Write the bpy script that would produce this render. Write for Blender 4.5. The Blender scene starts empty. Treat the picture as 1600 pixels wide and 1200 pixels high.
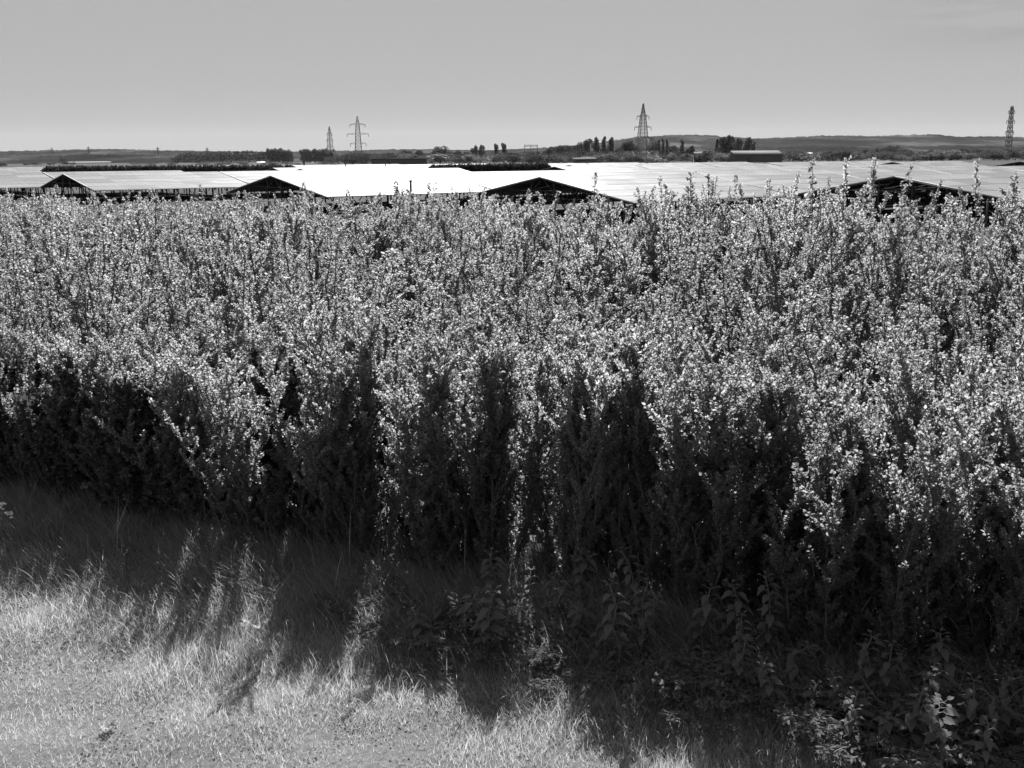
import bpy, math, random
import numpy as np
from mathutils import Vector, Matrix, Euler

R = math.radians
C = bpy.context.scene.collection
rng = np.random.default_rng(7)
random.seed(7)

# ------------------------------------------------------------------ constants
EYE = 2.55
PITCH = 12.47
ROLL = 0.395
MARSH = -3.15
SUN_EL, SUN_AZ = 41.0, 1.0          # azimuth from +Y, negative towards -X
E_DIR = np.array([0.916, -0.402])      # along the hedge foot
N_DIR = np.array([0.402, 0.916])       # across it, away from the camera
P0 = np.array([1.95, 4.76])

def uv2xy(u, v):
    return P0[0] + u*E_DIR[0] + v*N_DIR[0], P0[1] + u*E_DIR[1] + v*N_DIR[1]
def xy2uv(x, y):
    dx, dy = x-P0[0], y-P0[1]
    return dx*E_DIR[0]+dy*E_DIR[1], dx*N_DIR[0]+dy*N_DIR[1]
def far(px, d):                        # a bearing on the far plain and its distance
    return (px-800)/1639.0*d, d

# ------------------------------------------------------------------ helpers
def tag(o, label=None, cat=None, group=None, kind=None):
    if label: o['label'] = label
    if cat: o['category'] = cat
    if group: o['group'] = group
    if kind: o['kind'] = kind
    return o
def empty(name, loc, rz=0.0, label=None, cat=None, group=None):
    o = bpy.data.objects.new(name, None); C.objects.link(o)
    o.location = loc; o.rotation_euler = (0, 0, rz); o.empty_display_size = 0.2
    return tag(o, label, cat, group)
def link(name, mesh, parent=None):
    o = bpy.data.objects.new(name, mesh); C.objects.link(o)
    if parent is not None: o.parent = parent
    return o
def copy_tree(o, parent=None):
    c = o.copy(); C.objects.link(c)
    if parent is not None: c.parent = parent
    for ch in list(o.children): copy_tree(ch, c)
    return c

def np_mesh(name, verts, faces_flat, sizes, mats, mat_idx=None, smooth=False):
    me = bpy.data.meshes.new(name)
    verts = np.asarray(verts, dtype=np.float32)
    faces_flat = np.asarray(faces_flat, dtype=np.int32)
    sizes = np.asarray(sizes, dtype=np.int32)
    me.vertices.add(len(verts)); me.vertices.foreach_set('co', verts.ravel())
    me.loops.add(len(faces_flat)); me.loops.foreach_set('vertex_index', faces_flat)
    me.polygons.add(len(sizes))
    starts = np.concatenate([[0], np.cumsum(sizes)[:-1]]).astype(np.int32)
    me.polygons.foreach_set('loop_start', starts)
    for m in mats: me.materials.append(m)
    if mat_idx is not None: me.polygons.foreach_set('material_index', np.asarray(mat_idx, dtype=np.int32))
    if smooth: me.polygons.foreach_set('use_smooth', np.ones(len(sizes), dtype=bool))
    me.update(calc_edges=True); me.validate()
    return me

class MB:
    """Collects boxes, bars and tubes into one mesh."""
    def __init__(s): s.v=[]; s.f=[]; s.m=[]
    def add(s, vs, fs, mi=0):
        b=len(s.v); s.v.extend(vs)
        for f in fs: s.f.append([i+b for i in f]); s.m.append(mi)
    def box(s, cx, cy, cz, sx, sy, sz, mi=0, rz=0):
        vs=[]
        c, n = math.cos(rz), math.sin(rz)
        for z in (-.5,.5):
            for x,y in ((-.5,-.5),(.5,-.5),(.5,.5),(-.5,.5)):
                X,Y=x*sx,y*sy
                vs.append((cx+X*c-Y*n, cy+X*n+Y*c, cz+z*sz))
        s.add(vs, [(3,2,1,0),(4,5,6,7),(0,1,5,4),(1,2,6,5),(2,3,7,6),(3,0,4,7)], mi)
    def bar(s, a, b, w, mi=0, w2=None, n=4):
        a=Vector(a); b=Vector(b); d=(b-a)
        if d.length<1e-6: return
        d.normalize()
        t=Vector((0,0,1)) if abs(d.z)<.9 else Vector((1,0,0))
        p=d.cross(t).normalized(); q=d.cross(p)
        w2=w if w2 is None else w2
        vs=[]
        for c,ww in ((a,w),(b,w2)):
            for k in range(n):
                an=2*math.pi*(k+.5)/n
                vs.append(tuple(c+(p*math.cos(an)+q*math.sin(an))*ww*.5*(1.414 if n==4 else 1)))
        fs=[(k,(k+1)%n,n+(k+1)%n,n+k) for k in range(n)]
        fs.append(tuple(range(n-1,-1,-1))); fs.append(tuple(range(n,2*n)))
        s.add(vs, fs, mi)
    def tube(s, pts, r0, r1, n=4, mi=0):
        pts=[Vector(p) for p in pts]; L=len(pts); vs=[]
        for i,p in enumerate(pts):
            d=(pts[min(i+1,L-1)]-pts[max(i-1,0)]).normalized()
            t=Vector((1,0,0)) if abs(d.x)<.9 else Vector((0,1,0))
            a=d.cross(t).normalized(); b=d.cross(a)
            r=r0+(r1-r0)*i/(L-1)
            for k in range(n):
                an=2*math.pi*k/n
                vs.append(tuple(p+(a*math.cos(an)+b*math.sin(an))*r))
        fs=[]
        for i in range(L-1):
            for k in range(n):
                fs.append((i*n+k, i*n+(k+1)%n, (i+1)*n+(k+1)%n, (i+1)*n+k))
        fs.append(tuple(range((L-1)*n, L*n)))
        s.add(vs, fs, mi)
    def mesh(s, name, mats):
        flat=[i for f in s.f for i in f]
        return np_mesh(name, s.v, flat, [len(f) for f in s.f], mats, s.m)
    def build(s, name, mats, parent=None):
        if not isinstance(mats,(list,tuple)): mats=[mats]
        return link(name, s.mesh(name, mats), parent)

def leaves_mesh(name, pos, dirs, size, mat, rg, width=.62, fold=.25, droop=.12, mats=None, mat_idx=None):
    """Leaf blades: two folded quads each, standing at pos along dirs."""
    n=len(pos)
    d=dirs/np.linalg.norm(dirs,axis=1,keepdims=True)
    t=rg.normal(size=(n,3)); s=np.cross(d,t); s/=np.linalg.norm(s,axis=1,keepdims=True)
    u=np.cross(s,d)
    L=size[:,None]; W=L*width*.5
    base=pos
    l1=pos+d*L*.30+s*W*.9+u*W*fold; r1=pos+d*L*.30-s*W*.9+u*W*fold
    l2=pos+d*L*.68+s*W*.75+u*(W*fold-L*droop*.4); r2=pos+d*L*.68-s*W*.75+u*(W*fold-L*droop*.4)
    tip=pos+d*L-u*L*droop
    V=np.stack([base,l1,l2,tip,r2,r1],axis=1).reshape(-1,3)
    o=(np.arange(n)*6)[:,None]
    F=np.concatenate([o+np.array([[0,3,2,1]]), o+np.array([[0,5,4,3]])],axis=1).ravel()
    return np_mesh(name, V, F, np.full(2*n,4), mats or [mat], None if mat_idx is None else np.repeat(mat_idx,2))

# ------------------------------------------------------------------ materials
def new_mat(name):
    m=bpy.data.materials.new(name); m.use_nodes=True
    nt=m.node_tree; nt.nodes.clear()
    out=nt.nodes.new('ShaderNodeOutputMaterial')
    return m, nt, out
def N(nt, t, **kw):
    n=nt.nodes.new(t)
    for k,v in kw.items(): setattr(n,k,v)
    return n
def ramp(nt, fac, stops):
    r=N(nt,'ShaderNodeValToRGB'); e=r.color_ramp.elements
    while len(e)>len(stops): e.remove(e[-1])
    while len(e)<len(stops): e.new(0.5)
    for el,(p,g) in zip(e,stops):
        el.position=p; el.color=(g,g,g,1)
    nt.links.new(fac, r.inputs[0]); return r.outputs[0]
def plain(name, g, rough=.7, metal=0.0, spec=.5, noise=None, bump=0.0):
    m,nt,out=new_mat(name)
    b=N(nt,'ShaderNodeBsdfPrincipled')
    b.inputs['Base Color'].default_value=(g,g,g,1); b.inputs['Roughness'].default_value=rough
    b.inputs['Metallic'].default_value=metal; b.inputs['Specular IOR Level'].default_value=spec
    if noise:
        sc,lo,hi=noise
        tc=N(nt,'ShaderNodeTexCoord'); nz=N(nt,'ShaderNodeTexNoise'); nz.inputs['Scale'].default_value=sc; nz.inputs['Detail'].default_value=6
        nt.links.new(tc.outputs['Object'], nz.inputs['Vector'])
        nt.links.new(ramp(nt,nz.outputs['Fac'],[(.3,lo),(.7,hi)]), b.inputs['Base Color'])
        if bump:
            bp=N(nt,'ShaderNodeBump'); bp.inputs['Strength'].default_value=bump
            nt.links.new(nz.outputs['Fac'],bp.inputs['Height']); nt.links.new(bp.outputs[0],b.inputs['Normal'])
    nt.links.new(b.outputs[0], out.inputs[0]); return m
def leaf_mat(name, lo, hi, tlo, thi, mix=.45, rough=.45, spec=.5):
    m,nt,out=new_mat(name)
    geo=N(nt,'ShaderNodeNewGeometry'); oi=N(nt,'ShaderNodeObjectInfo')
    fm=N(nt,'ShaderNodeMix'); fm.inputs[0].default_value=.42
    nt.links.new(geo.outputs['Random Per Island'],fm.inputs[2]); nt.links.new(oi.outputs['Random'],fm.inputs[3]); vary=fm.outputs[0]
    b=N(nt,'ShaderNodeBsdfPrincipled'); b.inputs['Roughness'].default_value=rough; b.inputs['Specular IOR Level'].default_value=spec
    nt.links.new(ramp(nt,vary,[(0,lo),(1,hi)]), b.inputs['Base Color'])
    t=N(nt,'ShaderNodeBsdfTranslucent')
    nt.links.new(ramp(nt,vary,[(0,tlo),(1,thi)]), t.inputs['Color'])
    mx=N(nt,'ShaderNodeMixShader'); mx.inputs[0].default_value=mix
    nt.links.new(b.outputs[0],mx.inputs[1]); nt.links.new(t.outputs[0],mx.inputs[2])
    nt.links.new(mx.outputs[0],out.inputs[0]); return m

M={}
M['leaf']=leaf_mat('hedge_leaf',.045,.12,.23,.68,.5,.52,.28)
M['bramble']=leaf_mat('bramble_leaf',.05,.09,.06,.14,.35,.5,.4)
M['nettle']=leaf_mat('nettle_leaf',.06,.13,.08,.18,.35,.75,.15)
M['stem']=plain('bark_stem',.09,.8)
M['stalk']=plain('green_stalk',.10,.6)
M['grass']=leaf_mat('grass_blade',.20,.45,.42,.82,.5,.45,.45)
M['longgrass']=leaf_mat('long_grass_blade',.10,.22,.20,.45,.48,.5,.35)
M['straw']=plain('dry_straw',.38,.7)
M['petal']=plain('pale_petal',.75,.6)
M['soil']=plain('soil',.04,.95,noise=(9,.02,.06),bump=.6)
M['tree_leaf']=leaf_mat('tree_leaf',.015,.04,.02,.06,.3,.7,.15)
M['pale_leaf']=leaf_mat('pale_tree_leaf',.06,.12,.06,.14,.3,.6,.2)
M['trunk']=plain('tree_bark',.05,.9)
M['steel']=plain('galvanised_steel',.045,.6,.0)
M['darksteel']=plain('dark_frame_steel',.015,.6,.0)
M['alu']=plain('aluminium_edge',.35,.5,.0)
M['wood']=plain('weathered_wood',.06,.9,noise=(30,.04,.09))
M['white']=plain('white_paint',.55,.6)
M['roof_pale']=plain('pale_sheet_roof',.11,.95,spec=.05)
M['roof_dark']=plain('dark_sheet_roof',.02,1.0,spec=0)
M['dull']=plain('weathered_sheet',.09,1.0,spec=.05)
M['wall_dark']=plain('dark_sheet_wall',.05,.8)
M['concrete']=plain('concrete',.30,.9)

def panel_mat():
    m,nt,out=new_mat('panel_glass')
    tc=N(nt,'ShaderNodeTexCoord'); sp=N(nt,'ShaderNodeSeparateXYZ'); nt.links.new(tc.outputs['Object'],sp.inputs[0])
    def line(sock, size, w):
        d=N(nt,'ShaderNodeMath',operation='DIVIDE'); nt.links.new(sock,d.inputs[0]); d.inputs[1].default_value=size
        f=N(nt,'ShaderNodeMath',operation='FRACT'); nt.links.new(d.outputs[0],f.inputs[0])
        l=N(nt,'ShaderNodeMath',operation='LESS_THAN'); nt.links.new(f.outputs[0],l.inputs[0]); l.inputs[1].default_value=w/size
        return l.outputs[0]
    a=line(sp.outputs['X'],1.15,.03); b_=line(sp.outputs['Y'],2.38,.15)
    mx=N(nt,'ShaderNodeMath',operation='MAXIMUM'); nt.links.new(a,mx.inputs[0]); nt.links.new(b_,mx.inputs[1])
    nz=N(nt,'ShaderNodeTexNoise'); nz.inputs['Scale'].default_value=.35; nz.inputs['Detail'].default_value=4
    mp=N(nt,'ShaderNodeMapping'); mp.inputs['Scale'].default_value=(.5,3,1)
    nt.links.new(tc.outputs['Object'],mp.inputs[0]); nt.links.new(mp.outputs[0],nz.inputs['Vector'])
    p=N(nt,'ShaderNodeBsdfPrincipled'); p.inputs['Specular IOR Level'].default_value=1.0
    p.inputs['IOR'].default_value=1.6
    nt.links.new(ramp(nt,nz.outputs['Fac'],[(.3,PANEL_RO[0]),(.7,PANEL_RO[1])]),p.inputs['Roughness'])
    fl=N(nt,'ShaderNodeMath',operation='DIVIDE'); nt.links.new(sp.outputs['Y'],fl.inputs[0]); fl.inputs[1].default_value=2.38
    f2=N(nt,'ShaderNodeMath',operation='FLOOR'); nt.links.new(fl.outputs[0],f2.inputs[0])
    gx=N(nt,'ShaderNodeMath',operation='DIVIDE'); nt.links.new(sp.outputs['X'],gx.inputs[0]); gx.inputs[1].default_value=4.6
    g2=N(nt,'ShaderNodeMath',operation='FLOOR'); nt.links.new(gx.outputs[0],g2.inputs[0])
    oi=N(nt,'ShaderNodeObjectInfo')
    cb=N(nt,'ShaderNodeCombineXYZ'); nt.links.new(g2.outputs[0],cb.inputs[0]); nt.links.new(f2.outputs[0],cb.inputs[1]); nt.links.new(oi.outputs['Random'],cb.inputs[2])
    wn=N(nt,'ShaderNodeTexWhiteNoise'); nt.links.new(cb.outputs[0],wn.inputs['Vector'])
    c0=ramp(nt,wn.outputs['Value'],[(0,PANEL_BASE*.72),(1,PANEL_BASE*1.2)])
    mc=N(nt,'ShaderNodeMix',data_type='RGBA'); nt.links.new(mx.outputs[0],mc.inputs[0]); nt.links.new(c0,mc.inputs[6]); mc.inputs[7].default_value=(.05,.05,.05,1)
    nt.links.new(mc.outputs[2],p.inputs['Base Color'])
    s=ramp(nt,mx.outputs[0],[(0,.22),(1,.12)]); nt.links.new(s,p.inputs['Specular IOR Level'])
    nt.links.new(p.outputs[0],out.inputs[0]); return m
PANEL_BASE=.185; PANEL_RO=(.24,.31)
M['panel']=panel_mat()

# ------------------------------------------------------------------ ground
def smooth(a,b,x):
    t=np.clip((x-a)/(b-a),0,1); return t*t*(3-2*t)
def vnoise(x,y,s,seed=0):
    """cheap smooth noise in -1..1"""
    r=np.random.default_rng(100+seed); o=0
    for k in range(5):
        a=r.uniform(0,2*np.pi); f=s*r.uniform(.6,1.7); p=r.uniform(0,6.28)
        o=o+np.sin((x*np.cos(a)+y*np.sin(a))*f+p)
    return o/3.2
def ground_z(x,y):
    u,v=xy2uv(x,y)
    z=MARSH*smooth(9,30,v)
    near=1-smooth(8,12,np.hypot(x,y-4))
    return z+near*(.035*vnoise(x,y,3.0,1)+.02*vnoise(x,y,8.0,2))
rad=np.concatenate([np.linspace(.0,12,90), np.geomspace(12.3,14000,110)])
ang=np.linspace(0,2*np.pi,240,endpoint=False)
RR,AA=np.meshgrid(rad,ang,indexing='ij')
gx,gy=RR*np.sin(AA), RR*np.cos(AA)+3.0
gv=np.stack([gx,gy,ground_z(gx,gy)],-1).reshape(-1,3)
na=len(ang); i=np.arange(len(rad)-1)[:,None]*na; j=np.arange(na)[None,:]; j2=(j+1)%na
gf=np.stack([i+j,i+na+j,i+na+j2,i+j2],-1).reshape(-1)
m,nt,out=new_mat('marsh_ground')
tc=N(nt,'ShaderNodeTexCoord'); b=N(nt,'ShaderNodeBsdfPrincipled'); b.inputs['Roughness'].default_value=.95; b.inputs['Specular IOR Level'].default_value=.1
n1=N(nt,'ShaderNodeTexNoise'); n1.inputs['Scale'].default_value=.012; n1.inputs['Detail'].default_value=9
nt.links.new(tc.outputs['Object'],n1.inputs['Vector'])
nt.links.new(ramp(nt,n1.outputs['Fac'],[(.35,.012),(.5,.02),(.68,.035)]),b.inputs['Base Color'])
nt.links.new(b.outputs[0],out.inputs[0])
ground=link('ground', np_mesh('ground',gv,gf,np.full(len(gf)//4,4),[m],smooth=True)); tag(ground,kind='structure')

vx,vy=np.meshgrid(np.linspace(-9,6,150),np.linspace(-.5,10,110),indexing='ij')
vv=np.stack([vx,vy,ground_z(vx,vy)+.004],-1).reshape(-1,3)
i=np.arange(149)[:,None]*110; j=np.arange(109)[None,:]
vf=np.stack([i+j,i+110+j,i+110+j+1,i+j+1],-1).reshape(-1)
vc=vv[vf.reshape(-1,4)].mean(1); vf=vf.reshape(-1,4)[xy2uv(vc[:,0],vc[:,1])[1]<.3].ravel()
M['thatch']=plain('mossy_thatch',.07,.95,spec=.1,noise=(45,.07,.13),bump=.3)
verge=link('verge', np_mesh('verge',vv,vf,np.full(len(vf)//4,4),[M['thatch']],smooth=True)); tag(verge,kind='structure')

# ------------------------------------------------------------------ grass verge
def blades(n_, xs, ys, length, width, lean, az, curl, rg, seg=3):
    n=len(xs); zs=ground_z(xs,ys)-.01
    ax,ay=np.cos(az),np.sin(az)
    vs=[]
    face=az+np.pi/2+rg.normal(0,.7,n)
    wx,wy=np.cos(face),np.sin(face)
    for k in range(seg+1):
        t=k/seg
        th=lean+curl*t                                   # bends over as it climbs
        # integrate approx
        hx=length*t*np.sin(lean+curl*t*.5); hz=length*t*np.cos(lean+curl*t*.5)
        w=width*(1-t**1.6)*.5
        cx,cy,cz=xs+ax*hx, ys+ay*hx, zs+hz
        if k<seg:
            vs.append(np.stack([cx+wx*w,cy+wy*w,cz],-1)); vs.append(np.stack([cx-wx*w,cy-wy*w,cz],-1))
        else: vs.append(np.stack([cx,cy,cz],-1))
    V=np.stack(vs,axis=1).reshape(-1,3); nv=2*seg+1
    o=(np.arange(n)*nv)[:,None]; fl=[]
    pat=[]; sizes=[]
    for k in range(seg-1):
        pat+= [2*k,2*k+1,2*k+3,2*k+2]; sizes.append(4)
    pat+=[2*(seg-1),2*(seg-1)+1,2*seg]; sizes.append(3)
    F=(o+np.array(pat)[None,:]).ravel()
    return V,F,np.tile(sizes,n)

def scatter(n, x0,x1,y0,y1, rg): return rg.uniform(x0,x1,n), rg.uniform(y0,y1,n)
# short sunlit turf
x,y=scatter(950000,-6.2,3.6,2.6,9.0,rng)
u,v=xy2uv(x,y)
dens=1-smooth(-1.6,-.3,v+.25*vnoise(x,y,2.0,5))*.85
inview=(np.abs(x)<.60*y+.9)
patch=.5+.5*vnoise(x,y,4.5,6)
k=(rng.random(len(x))<dens*(.90+.10*patch))&inview&(v<.1); x,y,v,patch=x[k],y[k],v[k],patch[k]
n=len(x)
L=(.022+.050*rng.random(n)**2.2)*(.85+.3*patch+.4*np.clip(vnoise(x,y,9.0,8),-.5,1))*(1+1.2*smooth(-1.9,-.8,v)+.45*(1-smooth(-3.0,-2.0,v)))
az=rng.uniform(0,2*np.pi,n)
V,F,S=blades('turf',x,y,L,rng.uniform(.0015,.0027,n),rng.uniform(.05,.75,n),az,rng.uniform(.1,1.0,n),rng)
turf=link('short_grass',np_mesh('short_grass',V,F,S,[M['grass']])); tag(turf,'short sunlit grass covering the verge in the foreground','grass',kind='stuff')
# clover and small round-leaved weeds woven into the turf
nc=420; cu=rng.uniform(-9,1,nc); cv=rng.uniform(-4.5,-.9,nc); cx_,cy_=uv2xy(cu,cv)
idx=np.repeat(np.arange(nc),34); n=len(idx); sp=rng.uniform(.03,.10,nc)[idx]
x=cx_[idx]+rng.normal(0,1,n)*sp; y=cy_[idx]+rng.normal(0,1,n)*sp
P=np.stack([x,y,ground_z(x,y)+rng.uniform(.008,.035,n)],-1); D=rng.normal(0,1,(n,3)); D[:,2]=np.abs(D[:,2])*.4
cl=link('clover',leaves_mesh('clover',P,D,rng.uniform(.008,.016,n),M['longgrass'],rng,width=.9)); tag(cl,'small round-leaved clover woven through the short sunlit grass','clover',kind='stuff')
# long rank grass along the hedge foot, growing in tussocks that lean over
nt_=2100
tu=rng.uniform(-11,2.6,nt_); tv=np.clip(rng.normal(-.35,.55,nt_),-1.75,.9)
tx,ty=uv2xy(tu,tv)
taz=rng.normal(math.atan2(-.55,-.5),.75,nt_)
per=rng.integers(28,75,nt_)
idx=np.repeat(np.arange(nt_),per); n=len(idx)
sp=.055+.05*rng.random(nt_)
x=tx[idx]+rng.normal(0,1,n)*sp[idx]; y=ty[idx]+rng.normal(0,1,n)*sp[idx]
vi=tv[idx]
L=(.12+.20*rng.random(n))*(.28+.78*smooth(-1.45,-.35,vi))*np.repeat(rng.uniform(.7,1.25,nt_),per)
az=taz[idx]+rng.normal(0,.8,n)
V,F,S=blades('long',x,y,L,rng.uniform(.003,.0062,n),rng.uniform(.02,.5,n),az,rng.uniform(.5,1.9,n)*np.repeat(rng.uniform(.6,1.2,nt_),per),rng,seg=5)
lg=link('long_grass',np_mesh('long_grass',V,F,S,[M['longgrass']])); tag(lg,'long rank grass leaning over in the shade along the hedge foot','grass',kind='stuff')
# dry bleached stems among the grass
ns=230
u=rng.uniform(-9,2,ns); v=rng.uniform(-1.9,.25,ns); x,y=uv2xy(u,v)
V,F,S=blades('dry',x,y,rng.uniform(.12,.42,ns)*(.5+.7*smooth(-1.6,-.2,v)),np.full(ns,.0045),rng.uniform(.05,.9,ns),rng.uniform(0,6.28,ns),rng.uniform(-.2,.5,ns),rng,seg=3)
dg=link('dry_grass_stems',np_mesh('dry_grass_stems',V,F,S,[M['straw']])); tag(dg,'thin bleached dry grass stems standing through the verge','grass',kind='stuff')

# ------------------------------------------------------------------ hedge shrubs
def shrub_meshes(seed, H, n_stems, leaf=.03, spread=.36, twig_len=.30, low=.08, width=.74, mat=None, dense=1.0, wood='stems', topheavy=False):
    rg=np.random.default_rng(seed); mb=MB(); P=[];D=[];S=[]
    for s in range(n_stems):
        h=H*(1.0 if s==0 else rg.uniform(.62,.98))
        a=rg.uniform(0,6.28); lean=rg.uniform(.05,1)*spread
        b0=np.array([math.cos(a)*.06,math.sin(a)*.06,-.05]); top=np.array([math.cos(a)*lean,math.sin(a)*lean,h])
        pts=[]; wob=rg.normal(0,.018,(9,3)); wob[0]=0
        for k in range(9):
            t=k/8; p=b0+(top-b0)*t; p[:2]=b0[:2]+(top[:2]-b0[:2])*(t**.75); pts.append(p+wob[k]*(1+t))
        pts=np.array(pts)
        mb.tube(pts, .010*H/2.0+.002, .002, 4)
        nt=int(h*27*dense)
        for q in range(nt):
            t=low+(1-low)*(q+rg.random())/nt
            f=t*8; i=min(int(f),7); p=pts[i]+(pts[i+1]-pts[i])*(f-i)
            ta=rg.uniform(0,6.28); up=rg.uniform(.75,2.0) if topheavy else rg.uniform(.8,2.3)
            l=twig_len*(.30+.85*(1-t)**.7)*rg.uniform(.35,1.3)
            if topheavy: l=twig_len*(.62+.36*t)*rg.uniform(.35,1.25)*(1 if t<.9 else .7)
            elif t>.86: l*=.6
            d=np.array([math.cos(ta),math.sin(ta),up]); d/=np.linalg.norm(d)
            q1=p+d*l*.55; d2=d+np.array([0,0,.35])+rg.normal(0,.15,3); d2/=np.linalg.norm(d2); q2=q1+d2*l*.45
            mb.tube([p,q1,q2],.0028,.0012,3)
            nn=max(3,int(l/.0090))
            for w in range(nn):
                tt=(w+.6)/nn
                c=p+(q1-p)*(tt/.55) if tt<.55 else q1+(q2-q1)*((tt-.55)/.45)
                for _ in range(rg.integers(3,5)):
                    o=rg.normal(0,1,3); o/=np.linalg.norm(o); dd=o*.9+d2*.55
                    P.append(c+o*.004); D.append(dd); S.append(leaf*rg.uniform(.55,1.15))
        # leaves straight on the leader
        for w in range(int(h/.022)):
            t=low+(1-low)*rg.random(); f=t*8; i=min(int(f),7); c=pts[i]+(pts[i+1]-pts[i])*(f-i)
            for _ in range(2):
                o=rg.normal(0,1,3); o[2]+=.4; P.append(c); D.append(o); S.append(leaf*rg.uniform(.6,1.1))
    P=np.array(P);D=np.array(D);S=np.array(S)
    return leaves_mesh('foliage',P,D,S,mat or M['leaf'],rg,width=width), mb.mesh(wood,[M['stem']])

HP=2.0
protos=[shrub_meshes(10+i,HP,int(4+i%4),leaf=.0175+.002*(i%3),spread=.36+.05*(i%3),twig_len=.17+.03*(i%3)) for i in range(9)]
front=[shrub_meshes(40+i,1.3,10,leaf=.0195,spread=.46,twig_len=.22,low=.10,dense=1.5,topheavy=True) for i in range(4)]
bram=[shrub_meshes(60+i,1.2,7,leaf=.042,spread=.55,twig_len=.34,low=.05,width=.75,mat=M['bramble'],dense=1.25) for i in range(3)]
def put_shrub(pair, x, y, sz, sxy, rz, name, label, cat, group, tilt=(0,0)):
    r=empty(name,(x,y,float(ground_z(x,y))-.02),rz,label,cat,group); r.scale=(sxy,sxy,sz)
    r.rotation_euler=(tilt[0],tilt[1],rz)
    link('foliage',pair[0],r); link('stems',pair[1],r)
    return r
def hedge_h(u,v):
    return (1.40+.31*smooth(.2,1.5,v)+.24*smooth(1,3.5,v)+.36*smooth(3,8,v)+.26*smooth(-10,-1,u)*smooth(3.5,7,v)-.13*(1-smooth(-13,-7,u)))
# jittered grid over the thicket
cells=[]
vrow=0.30; r_i=0
while vrow<8.7:
    step=.37 if vrow<1.2 else (.47 if vrow<1.9 else (.72 if vrow<5 else .66))
    ulo=-8.3-1.2*vrow; uhi=2.4+.16*vrow
    uu=ulo+(r_i%2)*step*.5
    while uu<uhi:
        cells.append((uu+rng.uniform(-.2,.2)*(1 if vrow>2 else .5), vrow+rng.uniform(-.17,.17)*(1 if vrow>1 else .7))); uu+=step*1.22
    vrow+=step*.92; r_i+=1
nfront=nback=0; r_par=False
def top_limit(x,y):
    px=800+1640*x/y
    ys=np.interp(px,[0,100,330,400,520,600,700,760,960,1010,1100,1200,1290,1350,1400,1450,1500,1600],[301,300,303,304,306,301,299,302,303,297,289,284,285,290,294,290,283,280])
    return EYE-(ys-(251.5-.0069*px))/1678*math.hypot(x,y)
for (u,v) in cells:
    v-=.30*float(smooth(-2.8,1.2,u))*(1-float(smooth(.8,2.2,v)))
    x,y=uv2xy(u,v)
    if abs(x)>.55*y+1.1: continue
    h=hedge_h(u,v)*(1+.10*float(vnoise(np.array(u),np.array(v),1.1,9)))*(rng.uniform(.82,1.13) if v<4 else rng.uniform(.84,1.04))
    if v<1.2: h=hedge_h(u,v)*rng.uniform(.88,1.10)*(1-.16*(1-float(smooth(-6.5,-3,u))))
    if v>3: h=min(h,top_limit(x,y)*rng.uniform(.97,1.06))
    if v>5.6: h=top_limit(x,y)*rng.uniform(.97,1.06)
    if v<.85:
        if u<-4.3 and u>-7.4 and rng.random()<.6:
            put_shrub(bram[rng.integers(3)],x,y,h/1.2*.95,1.0,rng.uniform(0,6.28),'bramble_bush','dark broad-leaved bramble at the shaded left foot of the hedge','bramble','brambles at the hedge foot'); continue
        put_shrub(front[rng.integers(4)],x,y,h/1.3,rng.uniform(.95,1.2),rng.uniform(0,6.28),'hedge_shrub','low small-leaved shrub in the shaded front row of the hedge','shrub','shrubs in the front row of the hedge',(rng.normal(0,.06),rng.normal(0,.06)))
        nfront+=1
    else:
        pr=protos[rng.integers(9)]; hp=HP
        if v>4.6 and rng.random()<.8 and (r_par:=not r_par): pr=front[rng.integers(4)]; hp=1.3; h*=.91
        put_shrub(pr,x,y,h/hp,rng.uniform(1.1,1.35)+.03*v,rng.uniform(0,6.28),'hedge_shrub','upright sunlit small-leaved shrub packed inside the deep hedge','shrub','sunlit shrubs packed inside the hedge',(rng.normal(0,.05),rng.normal(0,.05)))
        nback+=1
print('shrubs',nfront,nback,[len(p[0].polygons)//2 for p in protos+front+bram])

# tall shoots standing above the hedge line
def shoot_meshes(seed,H):
    rg=np.random.default_rng(seed); mb=MB(); P=[];D=[];S=[]
    pts=[]; bend=rg.normal(0,.07,2)
    for k in range(10):
        t=k/9; pts.append(np.array([bend[0]*t*t+rg.normal(0,.006),bend[1]*t*t+rg.normal(0,.006),-.05+H*t]))
    pts=np.array(pts); mb.tube(pts,.011,.002,4)
    for q in range(int(H*34)):
        t=.25+.75*rg.random()**.8; f=t*9; i=min(int(f),8); p=pts[i]+(pts[i+1]-pts[i])*(f-i)
        ta=rg.uniform(0,6.28); l=rg.uniform(.03,.11)*(1.5-t)
        d=np.array([math.cos(ta),math.sin(ta),rg.uniform(.5,1.4)]); d/=np.linalg.norm(d); q2=p+d*l
        mb.tube([p,(p+q2)/2,q2],.002,.001,3)
        for w in range(6):
            c=p+(q2-p)*rg.uniform(.3,1); o=rg.normal(0,1,3); o/=np.linalg.norm(o)
            P.append(c); D.append(o+d*.5); S.append(.034*rg.uniform(.6,1.15))
    return leaves_mesh('foliage',np.array(P),np.array(D),np.array(S),M['leaf'],rg), mb.mesh('stem',[M['stem']])
shp=[shoot_meshes(80+i,2.4) for i in range(4)]
def at_px(px,top_y,v):
    """where a shoot on hedge row v stands for a bearing, and how high it reaches"""
    s=(px-800)/1600.0
    dd=10.0
    for _ in range(20):
        x=s*dd*.99; y=dd
        _,vv=xy2uv(x,y); dd+=(v-vv)*.8
    drop=(top_y-(251.5-.0069*px))/1678*dd
    return s*dd*.99,dd,EYE-drop
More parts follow.
